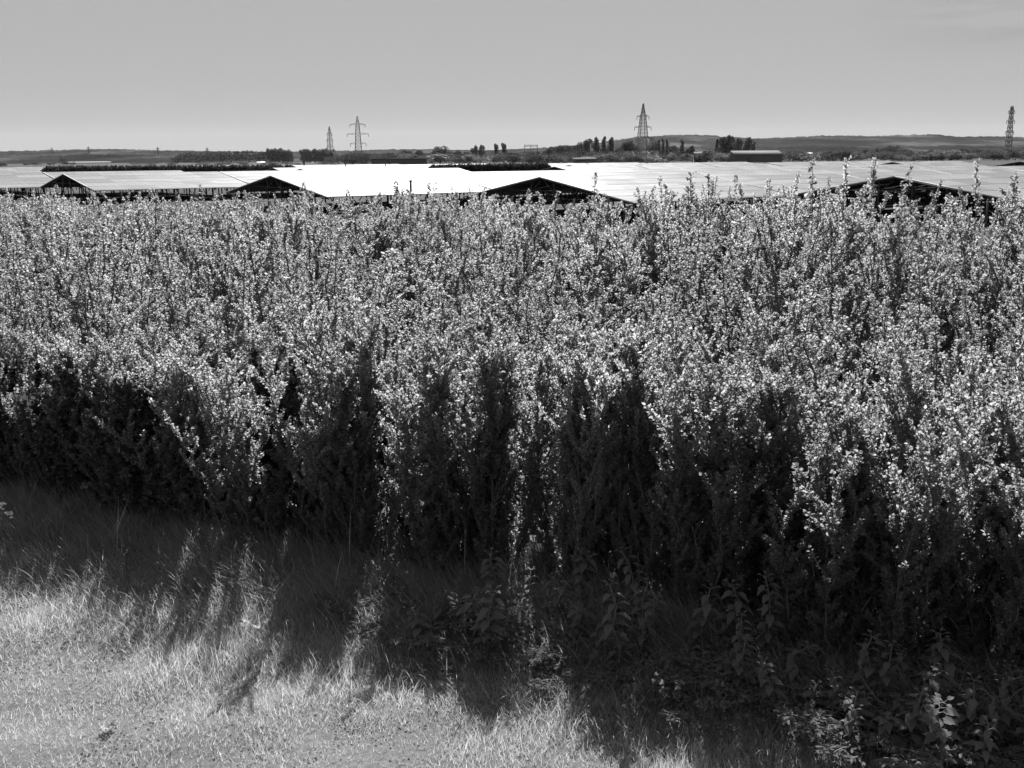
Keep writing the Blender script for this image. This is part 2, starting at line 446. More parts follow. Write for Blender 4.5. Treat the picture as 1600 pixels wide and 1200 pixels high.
shoots=[(612,281,7.4,'lone leafy shoot rising in front of the white panels left of the dark pole'),
        (938,271,7.0,'tall leafy shoot crossing the right slope of the third dark gable'),
        (1048,282,7.0,'leafy shoot right of the third dark gable, first of a loose cluster'),
        (1075,274,6.8,'slender leaning shoot in the middle of the loose cluster'),
        (1102,276,7.2,'leafy shoot at the right of the loose cluster before the panels'),
        (1160,274,6.9,'bushy shoot standing over the hedge where the panel seam comes down'),
        (1284,251,6.6,'leafy shoot at the left of the pair leaning right over the far panels'),
        (1298,252,6.3,'leafy shoot at the right of the pair leaning right over the far panels'),
        (1350,243,6.8,'tallest shoot, its tip reaching the dark trees under the hill'),
        (1372,262,7.2,'bushy shoot just left of the fourth dark gable tip'),
        (1406,263,7.0,'short shoot over the fourth dark gable tip'),
        (1527,255,6.2,'broad bushy shoot right of the fourth gable below the pylon'),
        (1584,269,6.4,'leafy shoot near the foot of the right hand pylon'),
        (328,290,7.6,'small shoot poking up left of the second dark gable'),
        (470,289,7.5,'leafy shoot on the right slope of the second dark gable'),
        (682,290,7.3,'small bushy shoot just right of the dark pole'),
        (95,288,7.6,'leafy shoot in front of the leftmost dark gable')]
for i,(px,ty,v,lab) in enumerate(shoots):
    x,y,h=at_px(px,ty,v)
    put_shrub(shp[i%4],x,y,(h+.09)/2.4,.95 if i%3 else 1.25,i*1.7,'sapling_shoot',lab,'sapling','tall shoots above the hedge line',(0,.10 if px in(1075,1284,1298,1350) else .02))

# ------------------------------------------------------------------ nettles and weeds at the hedge foot
def nettle_meshes(seed,H,leaf):
    rg=np.random.default_rng(seed); mb=MB(); P=[];D=[];S=[]
    pts=[(rg.normal(0,.004)*k,rg.normal(0,.004)*k,H*k/5-.02) for k in range(6)]
    mb.tube(pts,.0035,.002,5); pts=np.array(pts)
    nodes=9
    for q in range(nodes):
        t=.25+.75*q/(nodes-1); f=t*5; i=min(int(f),4); p=pts[i]+(pts[i+1]-pts[i])*(f-i)
        a0=(q%2)*math.pi/2+rg.normal(0,.25); sz=leaf*(1.15-.55*abs(t-.6)/.4*.6)
        for s in range(3 if q<nodes-1 else 4):
            a=a0+2.094*s if q<nodes-1 else a0+math.pi/2*s
            up=rg.uniform(-.45,.2) if t<.95 else .5
            d=np.array([math.cos(a),math.sin(a),up]); c=p+np.array([math.cos(a),math.sin(a),.5])*.018
            mb.tube([p,c],.0015,.0012,3)
            P.append(c); D.append(d); S.append(sz*(1 if q<nodes-1 else .6)*rg.uniform(.85,1.15))
    n=len(P); P=np.array(P);D=np.array(D);S=np.array(S)
    # broad toothed blades lying face-up and drooping at the tip
    d=D/np.linalg.norm(D,axis=1,keepdims=True); up=np.array([0,0,1.0]); s=np.cross(d,up); s/=np.linalg.norm(s,axis=1,keepdims=True); u=np.cross(s,d)
    V=[];F=[];SZ=[]
    for k in range(n):
        m=len(V); K=7
        for j in range(K):
            t=j/(K-1); w=S[k]*.34*math.sin(math.pi*min(1,(t*.92+.08))**.8)*(1 if j%2 else .82) if 0<j<K-1 else 0.001
            c=P[k]+d[k]*S[k]*t-np.array([0,0,1])*S[k]*.38*t*t
            V.append(c+s[k]*w+u[k]*w*.25); V.append(c.copy()); V.append(c-s[k]*w+u[k]*w*.25)
        for j in range(K-1):
            a=m+3*j; F+= [a,a+1,a+4,a+3, a+1,a+2,a+5,a+4]; SZ+=[4,4]
    return np_mesh('leaves',np.array(V),F,SZ,[M['nettle']]), mb.mesh('stem',[M['stalk']])
nets=[nettle_meshes(200+i,.27+.05*i,.050+.006*(i%3)) for i in range(5)]
def ground_at(px,py):
    a=R(PITCH)+math.atan((py-600)/1600.0); d=EYE/math.tan(a)
    dep=d*math.cos(R(PITCH))+EYE*math.sin(R(PITCH))
    return (px-800)/1600.0*dep, d
spots=[(690,960),(660,985),(720,975),(770,940),(760,1000),(900,985),(925,1010),(905,930),(960,1030),(990,1020),(1010,985),(1090,1000),(1130,985),(1160,1030),(1200,1010),(1230,1050),(1290,1060),(1340,1130),(1345,1080),(1370,1090),(1410,1110),(1400,1060),(1450,1120),(1330,1160),(1460,1170),(1490,1140),(1530,1160),(1560,1150),(1420,1150),(1585,1180),(1540,1110),(1480,1080),(1260,1090),(1215,1090),(1140,1065),(1045,1035),(1515,1190),(1385,1150),(1300,1100),(1440,1070),(1575,1100),(1110,1045),(870,960),(830,975),(1005,960),(1180,980)]
nlab={0:'drooping nettle standing alone in the dark grass, leftmost of the nettles'}
for i,(px,py) in enumerate(spots):
    x,y=ground_at(px,py+35); 
    r=empty('nettle',(x,y,float(ground_z(x,y))),i*2.1,nlab.get(i,'toothed nettle with drooping leaves in the dark grass below the hedge'),'nettle','nettles along the hedge foot')
    s=rng.uniform(.8,1.25); r.scale=(s,s,s*rng.uniform(.7,1.1)); r.rotation_euler=(rng.normal(0,.12),rng.normal(0,.12),i*2.1)
    p=nets[i%5]; link('leaves',p[0],r); link('stem',p[1],r)

# ferny low weeds (cow parsley) between the nettles
def fern_meshes(seed):
    rg=np.random.default_rng(seed); mb=MB(); P=[];D=[];S=[]
    for f in range(9):
        a=f*.7+rg.normal(0,.2); L=rg.uniform(.16,.30); pts=[]
        for k in range(6):
            t=k/5; rr=L*math.sin(t*1.35); pts.append(np.array([math.cos(a)*rr,math.sin(a)*rr,L*(.95*t-.55*t*t)]))
        mb.tube(pts,.002,.001,3)
        for k in range(2,6):
            for sd in (-1,1):
                sl=L*.42*(1.15-k/6); q=pts[k]; sa=a+sd*1.0
                for w in range(5):
                    c=q+np.array([math.cos(sa),math.sin(sa),-.05])*sl*(w+.5)/5
                    for z in range(2):
                        P.append(c); D.append(np.array([math.cos(sa+rg.normal(0,.8)),math.sin(sa+rg.normal(0,.8)),rg.normal(-.1,.2)])); S.append(.024*rg.uniform(.8,1.3))
    return leaves_mesh('fronds',np.array(P),np.array(D),np.array(S),M['nettle'],rg,width=.5), mb.mesh('stalks',[M['stalk']])
frn=[fern_meshes(300+i) for i in range(3)]
fs=[(1330,1110),(1360,1150),(1430,1185),(1550,1185),(1590,1150),(1460,1150),(1515,1130),(1270,1150),(1195,1120),(1100,1090),(960,985),(720,1015),(790,1040),(1410,1130),(1545,1090),(1350,1185),(880,1075),(930,1060),(1180,1085),(1240,1120),(1300,1135),(1390,1190),(1500,1195),(1570,1130),(1060,1060),(820,1000),(640,1010),(1110,1130),(560,960),(1250,1010)]
for i,(px,py) in enumerate(fs):
    x,y=ground_at(px,py)
    r=empty('parsley_plant',(x,y,float(ground_z(x,y))+.03),i*1.3,'low feathery-leaved weed among the nettles and long grass','weed','feathery weeds at the hedge foot')
    s=rng.uniform(.8,1.3); r.scale=(s,s,s); p=frn[i%3]; link('fronds',p[0],r); link('stalks',p[1],r)

# broad dock leaves round a clump in the shaded grass
def dock(px,py,label,sc,n=9,mat='nettle'):
    x,y=ground_at(px,py); r=empty('dock_plant',(x,y,float(ground_z(x,y))),.4,label,'weed')
    rg=np.random.default_rng(px)
    for k in range(n):
        a=k*2.4; L=sc*rg.uniform(.7,1.1); V=[];F=[];K=8
        for j in range(K):
            t=j/(K-1); w=L*.17*math.sin(math.pi*(.06+.9*t))**.7
            rr=L*math.sin(min(1.5,t*1.3))*.9; z=.02+L*(.9*t-.62*t*t)*(.6+.5*(k%3)/2)
            c=np.array([math.cos(a)*rr,math.sin(a)*rr,z]); s=np.array([-math.sin(a),math.cos(a),0])
            rip=.006*math.sin(j*2.2+k)
            V+=[c+s*w+np.array([0,0,.25*w+rip]),c,c-s*w+np.array([0,0,.25*w-rip])]
        for j in range(K-1):
            q=3*j; F+=[q,q+1,q+4,q+3,q+1,q+2,q+5,q+4]
        link('leaf',np_mesh('leaf',np.array(V),F,np.full(2*(K-1),4),[M[mat]],smooth=True),r)
    return r
dock(930,985,'dock plant with broad pale leaves half sunk in the shaded grass',.26)
dock(165,1140,'small pale rosette of leaves flat in the sunlit turf',.05,9,'longgrass')
dock(395,985,'tuft of broad blades in the sunlit turf beside a thin dry stem',.13,6,'grass')

# small pale flowering weed at the left edge, pale scraps of leaf at lower right
def flower(px,py,H,label,nfl):
    x,y=ground_at(px,py); r=empty('flowering_weed',(x,y,float(ground_z(x,y))),0,label,'weed'); rg=np.random.default_rng(px+py)
    for s in range(3):
        mb=MB(); P=[];D=[];S=[]
        a=s*2.1; pts=[(math.cos(a)*.05*k/4,math.sin(a)*.05*k/4,H*(.75+.12*s)*k/4) for k in range(5)]; mb.tube(pts,.002,.0012,4)
        st=mb.build('stem',M['stalk'],r)
        for w in range(nfl):
            c=np.array(pts[-1])-np.array([0,0,.012*(w%4)])+rg.normal(0,.010,3)
            for _ in range(4): P.append(c); D.append(rg.normal(0,1,3)); S.append(.017)
        link('flower_head',leaves_mesh('flower_head',np.array(P),np.array(D),np.array(S),M['petal'],rg,width=.8),st)
flower(8,850,.33,'spindly weed with small white flowers at the left edge of the grass',7)
flower(1035,1110,.16,'small white-flowered weed catching the sun in the lower shaded grass',5)
flower(590,945,.10,'tiny white-flowered weed low in the dark grass',2)

# ------------------------------------------------------------------ solar farm
RID=R(40); rv=np.array([math.cos(RID),math.sin(RID)]); gvv=np.array([math.sin(RID),-math.cos(RID)])
TL,TW,ZR,ZE=23.0,12.2,3.9,1.8
def slope_mesh(sgn, mb=None):
    mb=mb or MB(); th=.09; y0,y1=.07*sgn,TW*sgn
    for (a,b_) in ((-.0,TL),):
        vs=[(a,y0,ZR),(b_,y0,ZR),(b_,y1,ZE),(a,y1,ZE)]
        vs+= [(p[0],p[1],p[2]-th) for p in vs]
        top=(0,1,2,3) if sgn<0 else (3,2,1,0)
        bot=(7,6,5,4) if sgn<0 else (4,5,6,7)
        mb.add(vs,[tuple(reversed(top)) if sgn<0 else top][:0] or [top],0)
        mb.add(vs,[bot],1); mb.add(vs,[(0,4,5,1),(1,5,6,2),(2,6,7,3),(3,7,4,0)],2)
    return mb
def frame_meshes():
    fr=MB(); lg=[]
    for x in np.linspace(.25,TL-.25,5):
        for s in(-1,1):
            fr.bar((x,.1*s,ZR-.24),(x,(TW-.1)*s,ZE-.24),.14)
            fr.bar((x,.25*s,ZR-.32),(x,3.2*s,.9),.09)
            fr.bar((x,6.2*s,ZR-1.35),(x,9.2*s,.3),.08)
        fr.bar((x,-6.2,ZR-1.35),(x,6.2,ZR-1.35),.07)
    for yv in (2,5,8,11):
        for s in(-1,1):
            z=ZR-(ZR-ZE)*yv/TW-.17; fr.bar((0,yv*s,z),(TL,yv*s,z),.07)
    le=MB()
    for x in np.linspace(.25,TL-.25,5):
        for yv in(-10.8,-6.2,-1.6,1.6,6.2,10.8):
            z=ZR-(ZR-ZE)*abs(yv)/TW-.3; le.bar((x,yv,-.1),(x,yv,z),.13)
    tr=MB()
    for s in(-1,1):
        tr.bar((-.06,.0,ZR-.06),(-.06,TW*s,ZE-.06),.12)
    full=MB(); full.add(fr.v,fr.f); full.add(le.v,le.f)
    return fr.mesh('support_frame',[M['darksteel']]), full.mesh('support_frame',[M['darksteel']]), tr.mesh('gable_trim',[M['alu']])
pm=[M['panel'],M['wall_dark'],M['alu']]
sA=slope_mesh(1).mesh('panel_slope',pm); sB=slope_mesh(-1).mesh('panel_slope',pm)
for sm_ in(sA,sB):
    # make sure the glass faces point up
    for p in sm_.polygons:
        pass
frM,legM,trimM=frame_meshes()
lm=MB(); lm.bar((0,0,-.1),(0,0,1.0),.13); lm=lm.mesh('leg',[M['darksteel']])
def add_frame(r,fk):
    if fk is None or fk>4: link('support_frame',legM,r); return
    link('support_frame',frM,r)
    for x in np.linspace(.25,TL-.25,5):
        for yv in(-10.8,-6.2,-1.6,1.6,6.2,10.8):
            o=link('leg',lm,r); o.location=(x,yv,0); o.scale=(1,1,ZR-(ZR-ZE)*abs(yv)/TW-.3)
whole=MB(); slope_mesh(1,whole); slope_mesh(-1,whole)
for x in np.linspace(.25,TL-.25,3):
    for yv in(-10.8,-1.6,1.6,10.8): whole.bar((x,yv,-.1),(x,yv,ZR-(ZR-ZE)*abs(yv)/TW-.2),.16,1)
wholeM=whole.mesh('solar_table',pm)

A=[np.array(p) for p in((-63.2,148.0),(-27.2,119.0),(2.9,99.7),(33.7,91.5),(66.0,84.0))]
tables=[]                                            # (x,y,front?)
def px_of(c): return 800+1639*c[0]/c[1]
step=TL+.45
for k,a in enumerate(A):
    for n in range(0,30): tables.append((a+rv*n*step, k if n==0 else None))
# rows behind the first one, each a strip across the field
for rI in range(1,16):
    base=A[0]-gvv*(25.6*rI)-rv*step*(8+.8*rI)+rv*rng.uniform(-3,3)
    for n in range(-12,40): tables.append((base+rv*n*step,None))
# fill between the staggered front rows, seen only over their ridges
for k in range(1,5):
    d=A[k]-A[k-1]; gp=d@gvv
    if gp>37:
        base=A[k-1]+gvv*gp*.5
        for n in range(2,26): tables.append((base+rv*(n*step+d@rv+6),None))
# three far tables whose gable ends show past a break in the rows
breaks=[np.array(far(p,d)) for p,d in((1200,285),(1398,272),(1598,262))]
for q in breaks: tables.append((q,9))
holes=[q+gvv*25.5*i+rv*12*j for q in breaks for i in(0,1) for j in(-1,1) if not(i==0 and j==1)]
keep=[]
for c,fk in tables:
    mid=c+rv*TL*.5
    if mid[1]<60: continue
    px=px_of(mid); D=mid[1]
    if fk is None:
        if px<-160 or px>1760 or c[1]>326: continue
        if 70<px<450 and 186<D<272: continue
        if 520<px<590 and 212<D<272: continue
        if 675<px<850 and 200<D<272: continue
        if any(np.hypot(*(mid-h))<15 for h in holes): continue
    keep.append((D,c,fk))
# drop tables that would run into one another
keep.sort(key=lambda t:(t[2] is None,t[0]))
used=[]; fin=[]
for D,c,fk in keep:
    l=np.array([c@rv,c@gvv])
    if any(abs(l[0]-o[0])<TL+.1 and abs(l[1]-o[1])<2*TW+.2 for o in used): continue
    used.append(l); fin.append((D,c,fk))
fin.sort(key=lambda t:t[0])
print('tables',len(fin))
flab=['solar table whose dark open gable is leftmost, with fence posts beside it','solar table with the second dark open gable from the left',
      'solar table with the third dark open gable, right of the dark pole','solar table whose dark gable peaks behind the hedge at right','solar table at the far right end of the front row']
tt=None
rest=MB()
nthing=0
for D,c,fk in fin:
    loc=(c[0],c[1],MARSH)
    if nthing<300:
        nthing+=1
        if D<215 and True:
            r=empty('solar_table',loc,RID,flab[fk] if fk is not None and fk<5 else 'tent-shaped solar table with glaring white slope behind the front gables','solar panels','solar tables in the field')
            link('panel_slope',sA,r); link('panel_slope',sB,r); add_frame(r,fk); link('gable_trim',trimM,r)
        else:
            o=link('solar_table',wholeM); o.location=loc; o.rotation_euler=(0,0,RID)
            tag(o,'distant tent-shaped solar table, a thin white sliver below the tree line' if fk!=9 else {1200:'far solar table with a small dark gable, left one of three',1398:'far solar table with a small dark gable, middle one of three',1598:'far solar table with a small dark gable under the right pylon'}[int(round(px_of(c)))],'solar panels','distant solar tables in the field')
    else:
        cs,sn=math.cos(RID),math.sin(RID)
        rest.add([(c[0]+p[0]*cs-p[1]*sn, c[1]+p[0]*sn+p[1]*cs, MARSH+p[2]) for p in whole.v],whole.f,0)
        rest.m[-len(whole.m):]=whole.m
if rest.v:
    o=rest.build('far_solar_tables',pm); tag(o,'furthest solar tables merging into a white strip at the end of the field','solar panels',kind='stuff')

# deer fence in front of the field
fl=[(-61,121),(-44.5,109.5),(-22,97),(5,82),(34,74),(62,68)]
fence=empty('field_fence',(fl[0][0],fl[0][1],MARSH),0,'wire field fence with slim wooden posts in front of the solar tables','fence')
pts=[]
for (ax,ay),(bx,by) in zip(fl,fl[1:]):
    L=math.hypot(bx-ax,by-ay); n=max(1,round(L/2.7))
    for k in range(n): pts.append((ax+(bx-ax)*k/n-fl[0][0], ay+(by-ay)*k/n-fl[0][1]))
pmesh=MB(); pmesh.bar((0,0,-.2),(0,0,2.55),.15,n=6); pmesh=pmesh.mesh('post',[M['wood']])
for k,(x,y) in enumerate(pts[:99]):
    o=link('post',pmesh,fence); o.location=(x,y,0); o.scale=(1,1,random.uniform(.96,1.06))
w=MB()
for z in(.3,.8,1.3,1.8,2.3):
    for a,b_ in zip(pts,pts[1:]): w.bar((a[0],a[1],z),(b_[0],b_[1],z),.02,n=3)
w.build('wire',M['steel'],fence)
# the thick dark pole
px_,py_=far(643,88)
pl=empty('pole',(px_,py_,MARSH),0,'thick dark upright pole in front of the bright panels','pole')
b=MB(); b.bar((0,0,-.2),(0,0,3.75),.22,n=8,w2=.20); b.build('shaft',M['wood'],pl)
b=MB(); b.bar((0,0,3.75),(0,0,3.9),.26,n=8); b.build('cap',M['darksteel'],pl)

# dark reed and scrub rows along the ditches between the blocks of tables
def ditch_row(p0,p1,d,t0,t1,label):
    rg=np.random.default_rng(p0); n=14000; px=rg.uniform(p0,p1,n); D=d+rg.uniform(-1.6,1.6,n)
    f=(px-p0)/(p1-p0); top=t0+(t1-t0)*f; hh=((251.5-.0069*px)-top)/1678*D+EYE-MARSH
    hh=hh*np.minimum(1,np.minimum((px-p0+2)/14,(p1-px+2)/14)*.5+.6)
    x=(px-800)/1639*D
    P=np.stack([x-x.mean(),D-d,hh*(rg.random(n)**.6)],-1)
    o=link('reed_row',leaves_mesh('reed_row',P,rg.normal(0,.35,(n,3))+np.array([0,0,1.0]),rg.uniform(.5,1.0,n),M['tree_leaf'],rg,width=.6)); o.location=(x.mean(),d,MARSH)
    tag(o,label,'reeds')
ditch_row(64,468,235,263.9,261.9,'long dark row of reeds across the field at left behind the two leftmost gables')
ditch_row(668,866,235,262.0,259.2,'dark row of reeds across the field above the third gable')
# inverter cabin in the field gap
cx,cy=far(556,240)
cab=empty('inverter_cabin',(cx,cy,MARSH),.2,'dark inverter cabin with white fittings standing among the far panels','cabin')
b=MB(); b.box(0,0,1.75,10,2.6,3.5); b.build('body',M['wall_dark'],cab)
b=MB(); b.box(0,0,3.6,10.3,2.9,.2); b.build('roof',M['concrete'],cab)
for xx in(-1.8,.8,3.0):
    b=MB(); b.box(xx,-1.36,3.1,1.2,.12,.55); b.build('door',M['white'],cab)
b=MB(); b.bar((-2.0,0,3.6),(-2.0,0,4.6),.25); b.build('vent',M['darksteel'],cab)
for px,d,h in((477,300,1.0),(604,300,1.9),(905,320,1.1),(611,330,.8)):
    x,y=far(px,d); o=empty('marker_post',(x,y,MARSH),0,{477:'small dark post in the white panels right of the long dark gap',604:'tallest thin dark post in the white panels near the cabin',905:'small dark post by the end of the right-hand dark gap',611:'shortest dark post right of the tall thin one'}[px],'post')
    b=MB(); b.bar((0,0,0),(0,0,ZR+h),.35,n=6); b.build('shaft',M['darksteel'],o); b=MB(); b.box(0,0,ZR+h-.25,.7,.5,.5); b.build('box',M['darksteel'],o)

# ------------------------------------------------------------------ pylons
def pylon(px,D,H,arms,yaw,label,base=5.2,hip=.30,spike=.0,thick=1.0):
    x,y=far(px,D); r=empty('pylon',(x,y,MARSH),yaw,label,'pylon','pylons across the plain')
    def hw(t):
        return float(np.interp(t,[0,hip-.012,hip,.78,1.0-spike,1.0],[base,base*.82,base*.44,base*.25,base*.17,base*.03 if spike>.05 else base*.14]))
    b=MB(); lev=[0,hip*.5,hip-.012,hip]+list(np.linspace(hip,1,11))[1:]
    T=.44*thick; tB=.19*thick
    cor=[(-1,-1),(1,-1),(1,1),(-1,1)]
    for a,c in zip(lev,lev[1:]):
        wa,wc=hw(a),hw(c)
        for k in range(4):
            p,q=cor[k],cor[(k+1)%4]
            P=lambda cc,w_,t:(cc[0]*w_,cc[1]*w_,t*H)
            b.bar(P(p,wa,a),P(p,wc,c),T)
            b.bar(P(p,wa,a),P(q,wc,c),tB); b.bar(P(q,wa,a),P(p,wc,c),tB); b.bar(P(p,wc,c),P(q,wc,c),tB)
    b.build('lattice_tower',M['steel'],r)
    for t,half in arms:
        w_=hw(t); z=t*H; am=MB()
        for s in(-1,1):
            for yy in(-w_,w_):
                am.bar((s*w_,yy,z),(s*half,0,z+.4),tB*1.2); am.bar((s*w_,yy,z+H*.035),(s*half,0,z+.5),tB)
            for f in(.35,.7):
                xx=s*(w_+(half-w_)*f); am.bar((xx,-w_*(1-f),z),(xx,w_*(1-f),z),tB*.8); am.bar((xx,0,z),(xx,0,z+H*.035*(1-f)),tB*.8)
        am.build('crossarm',M['steel'],r)
        for s in(-1,1):
            i=MB(); i.bar((s*half,0,z+.3),(s*half,0,z-2.6),.40*thick,n=6); i.build('insulator',M['darksteel'],r)
pylon(1006,905,50,[(.60,7.6),(.78,5.6)],.25,'tall lattice pylon rising from pale trees before the hill',base=7.6,hip=.45,spike=.16)
pylon(563,1130,50,[(.42,8.4),(.62,11.5),(.82,8.0)],.2,'larger of the two lattice pylons left of centre',base=7.6,hip=.28,spike=.12,thick=1.15)
pylon(519,1480,50,[(.45,5),(.63,6),(.80,5)],.9,'smaller lattice pylon beside the larger one left of centre',base=7.0,hip=.36,spike=.12,thick=1.0)
pylon(1577,1000,50,[(.52,4.2),(.72,4.2),(.90,3.2)],.1,'lattice pylon at the far right edge of the plain',base=5.2,hip=.16,thick=1.15)
for px,D,h,l in((24,4300,42,'faint small pylon, leftmost on the hazy plain'),(85,3700,50,'faint small pylon left of the dark lone tree'),(142,3600,52,'faint small pylon over the long pale glasshouse'),(250,3700,50,'faint pylon standing left of the dark wood'),(327,3800,48,'faint pylon standing against the dark wood')):
    pylon(px,D,h,[(.6,7),(.75,8),(.9,6)],.5,l,base=7,hip=.25,thick=2.3)

# ------------------------------------------------------------------ trees on the plain
def crown(seed,kind,mat):
    rg=np.random.default_rng(seed); n=2600; P=[]
    H=1.0
    if kind=='round':
        blobs=[(rg.normal(0,.20),rg.normal(0,.20),rg.uniform(.35,.82),rg.uniform(.13,.24)) for _ in range(13)]
    elif kind=='poplar':
        blobs=[(rg.normal(0,.03),rg.normal(0,.03),t,.045+.085*math.sin(math.pi*min(1,t*.9+.06))) for t in np.linspace(.1,.96,14)]
    elif kind=='tall':
        blobs=[(rg.normal(0,.10),rg.normal(0,.10),t,.08+.10*math.sin(math.pi*min(1,t*.9+.05))) for t in np.linspace(.2,.93,13)]
    else:
        blobs=[(rg.normal(0,.34),rg.normal(0,.25),rg.uniform(.22,.72),rg.uniform(.18,.30)) for _ in range(14)]
    bl=np.array(blobs); k=rg.integers(len(bl),size=n); d=rg.normal(size=(n,3)); d/=np.linalg.norm(d,axis=1,keepdims=True)
    rr=bl[k,3]*rg.random(n)**.35
    P=bl[k,:3]+d*rr[:,None]; P[:,2]=np.clip(P[:,2],.04,1.1)
    sz=rg.uniform(.028,.065,n)*(.7 if kind=='poplar' else 1)
    return leaves_mesh('crown',P,d+rg.normal(0,.6,(n,3)),sz,mat,rg,width=.8)
def trunk(seed,kind):
    rg=np.random.default_rng(seed); mb=MB()
    mb.tube([(0,0,-.03),(.01,0,.25),(0,.01,.55),(.0,0,.8)],.022 if kind!='poplar' else .014,.006,6)
    if kind!='poplar':
        for q in range(6):
            a=q*1.05; z=.22+.07*q; mb.tube([(0,0,z),(math.cos(a)*.14,math.sin(a)*.14,z+.14),(math.cos(a)*.22,math.sin(a)*.22,z+.26)],.010,.003,4)
    return mb.mesh('trunk',[M['trunk']])
TP={}
for kd in('round','poplar','tall','bush'):
    TP[kd]=[(crown(500+i*7+len(kd),kd,M['tree_leaf']),trunk(i,kd)) for i in range(3)]
    TP['pale_'+kd]=[(crown(600+i*7+len(kd),kd,M['pale_leaf']),trunk(i+5,kd)) for i in range(2)]
NM={'round':('broadleaf_tree','tree'),'poplar':('poplar_tree','tree'),'tall':('tall_tree','tree'),'bush':('bush','bush')}
def tree(kind,px,D,top_y,wpx,label,group):
    x,y=far(px,D); yh=251.5-.0069*px
    H=(yh-top_y)/1678*D+EYE-MARSH
    nat={'round':.85,'poplar':.26,'tall':.5,'bush':1.35}[kind.replace('pale_','')]
    W=wpx/1639*D/nat
    nm,cat=NM[kind.replace('pale_','')]
    r=empty(nm,(x,y,MARSH),random.uniform(0,6.28),label,cat,group); r.scale=(W,W,H*1.02)
    c,t=random.choice(TP[kind]); link('crown',c,r); link('trunk',t,r); return r
specific=[('round',100,2300,246,9,'lone dark tree at the left end of the long pale glasshouse'),
 ('round',690,1300,228,24,'round dark tree standing highest left of the substation frames'),
 ('tall',745,1300,229,10,'first of two dark trees close together right of the round one'),('tall',755,1300,228,9,'second of two dark trees close together right of the round one'),
 ('tall',778,1250,226,8,'narrow dark tree at the left of the tight pair near the gantry'),('tall',790,1250,225,9,'narrow dark tree at the right of the tight pair near the gantry'),
 ('round',880,1350,226,30,'broad dark tree left of the rising row below the hill'),('round',905,1300,221,24,'dark tree in the middle of the rising row below the hill'),
 ('tall',920,1250,219,14,'dark tree before the poplars left of the tall pylon'),('tall',934,1250,217,10,'pointed dark tree left of the two poplars'),
 ('poplar',946,1200,215,7,'taller poplar of the pair left of the tall pylon'),('tall',957,1200,217,10,'bushy poplar right of the taller one, left of the pylon'),
 ('pale_bush',952,1000,236,32,'pale round bush left of the tall pylon foot'),('pale_bush',984,1000,235,26,'pale round bush directly before the tall pylon'),
 ('round',976,1150,221,16,'loose tree close at the left of the tall pylon'),('round',992,1150,219,18,'loose tree touching the left leg of the tall pylon'),('pale_round',1022,1150,216,24,'loose pale tree behind the right of the tall pylon'),
 ('poplar',1032,1150,220,5,'leftmost of three thin poplars right of the pylon'),('poplar',1038,1150,219,5,'middle of three thin poplars right of the pylon'),('poplar',1044,1150,220,5,'rightmost of three thin poplars right of the pylon'),
 ('poplar',1068,1150,220,6,'lone thin poplar right of the three'),('tall',1084,1200,229,8,'short dark tree left of the open barn'),
 ('poplar',1122,1100,219,6,'thin poplar left of the large poplar block'),('tall',1132,1050,217,13,'left tree of the large dark poplar block'),('tall',1141,1050,214,14,'tallest tree of the large dark poplar block'),
 ('tall',1155,1150,219,12,'left of the two dark trees over the pale barn roof'),('tall',1170,1150,217,13,'right of the two dark trees over the pale barn roof'),('poplar',1180,1150,223,6,'small pointed tree at the end of the barn trees'),
 ('round',1380,1400,230,20,'dark tree at the left of the clump below the right hill'),('round',1398,1400,227,24,'tallest dark tree of the clump below the right hill'),('round',1417,1400,233,22,'dark tree at the right of the clump below the right hill'),
 ('pale_tall',1452,1000,239,15,'pale feathery tree, leftmost of the pale row at right'),('pale_tall',1464,1000,238,14,'pale feathery tree, second of the pale row at right'),('pale_tall',1474,1000,239,10,'pale feathery tree, third of the pale row at right'),
 ('pale_tall',1489,1000,241,12,'pale feathery tree, fourth of the pale row at right'),('pale_tall',1501,1000,241,10,'pale feathery tree, last of the pale row at right'),
 ('round',1530,1500,232,22,'dark leaning tree between the pale row and the pylon'),('round',1352,1300,238,26,'low dark tree left of the clump below the hill'),
 ('round',1330,1300,240,30,'low spreading tree right of the white buildings')]
for kd,px,D,ty,w,lab in specific: tree(kd,px,D,ty,w,lab,'trees standing on the plain')
for i in range(16):                                        # pale plantation
    px=424+i*6.4
    if 462<px<470: continue
    tree('pale_tall',px,1500,233.5+random.uniform(-1,1.5),9,'pale slim tree in the even plantation row','pale plantation trees')
for i in range(260):                                       # the long dark belt behind the field
    px=random.uniform(520,1640); D=random.uniform(950,1300)
    ty=random.uniform(236.5,245)-(.0035*(px-520))
    pale=random.random()<.22
    tree(('pale_' if pale else '')+random.choice(['bush','bush','round']),px,D,ty,random.uniform(20,46),('pale' if pale else 'dark')+' low bush in the long belt behind the solar field','bushes in the belt behind the field')
for i in range(64):                                        # a second, taller rank in the belt
    z=random.random(); px,ty=(random.uniform(850,1090),random.uniform(226,237)) if z<.42 else ((random.uniform(1290,1620),random.uniform(233,241)) if z<.72 else (random.uniform(590,860),random.uniform(233,241)))
    tree(random.choice(['round','round','tall']),px,random.uniform(1150,1450),ty,random.uniform(10,24),'dark broadleaf tree in the ragged rank behind the belt of bushes','taller trees behind the belt')
for i in range(26):                                        # small scrub along the left
    px=random.uniform(-20,540); D=random.uniform(1000,1400)
    tree('bush',px,D,random.uniform(251.5,254.5),random.uniform(12,26),'low dark scrub bush along the field edge at left','scrub along the left field edge')
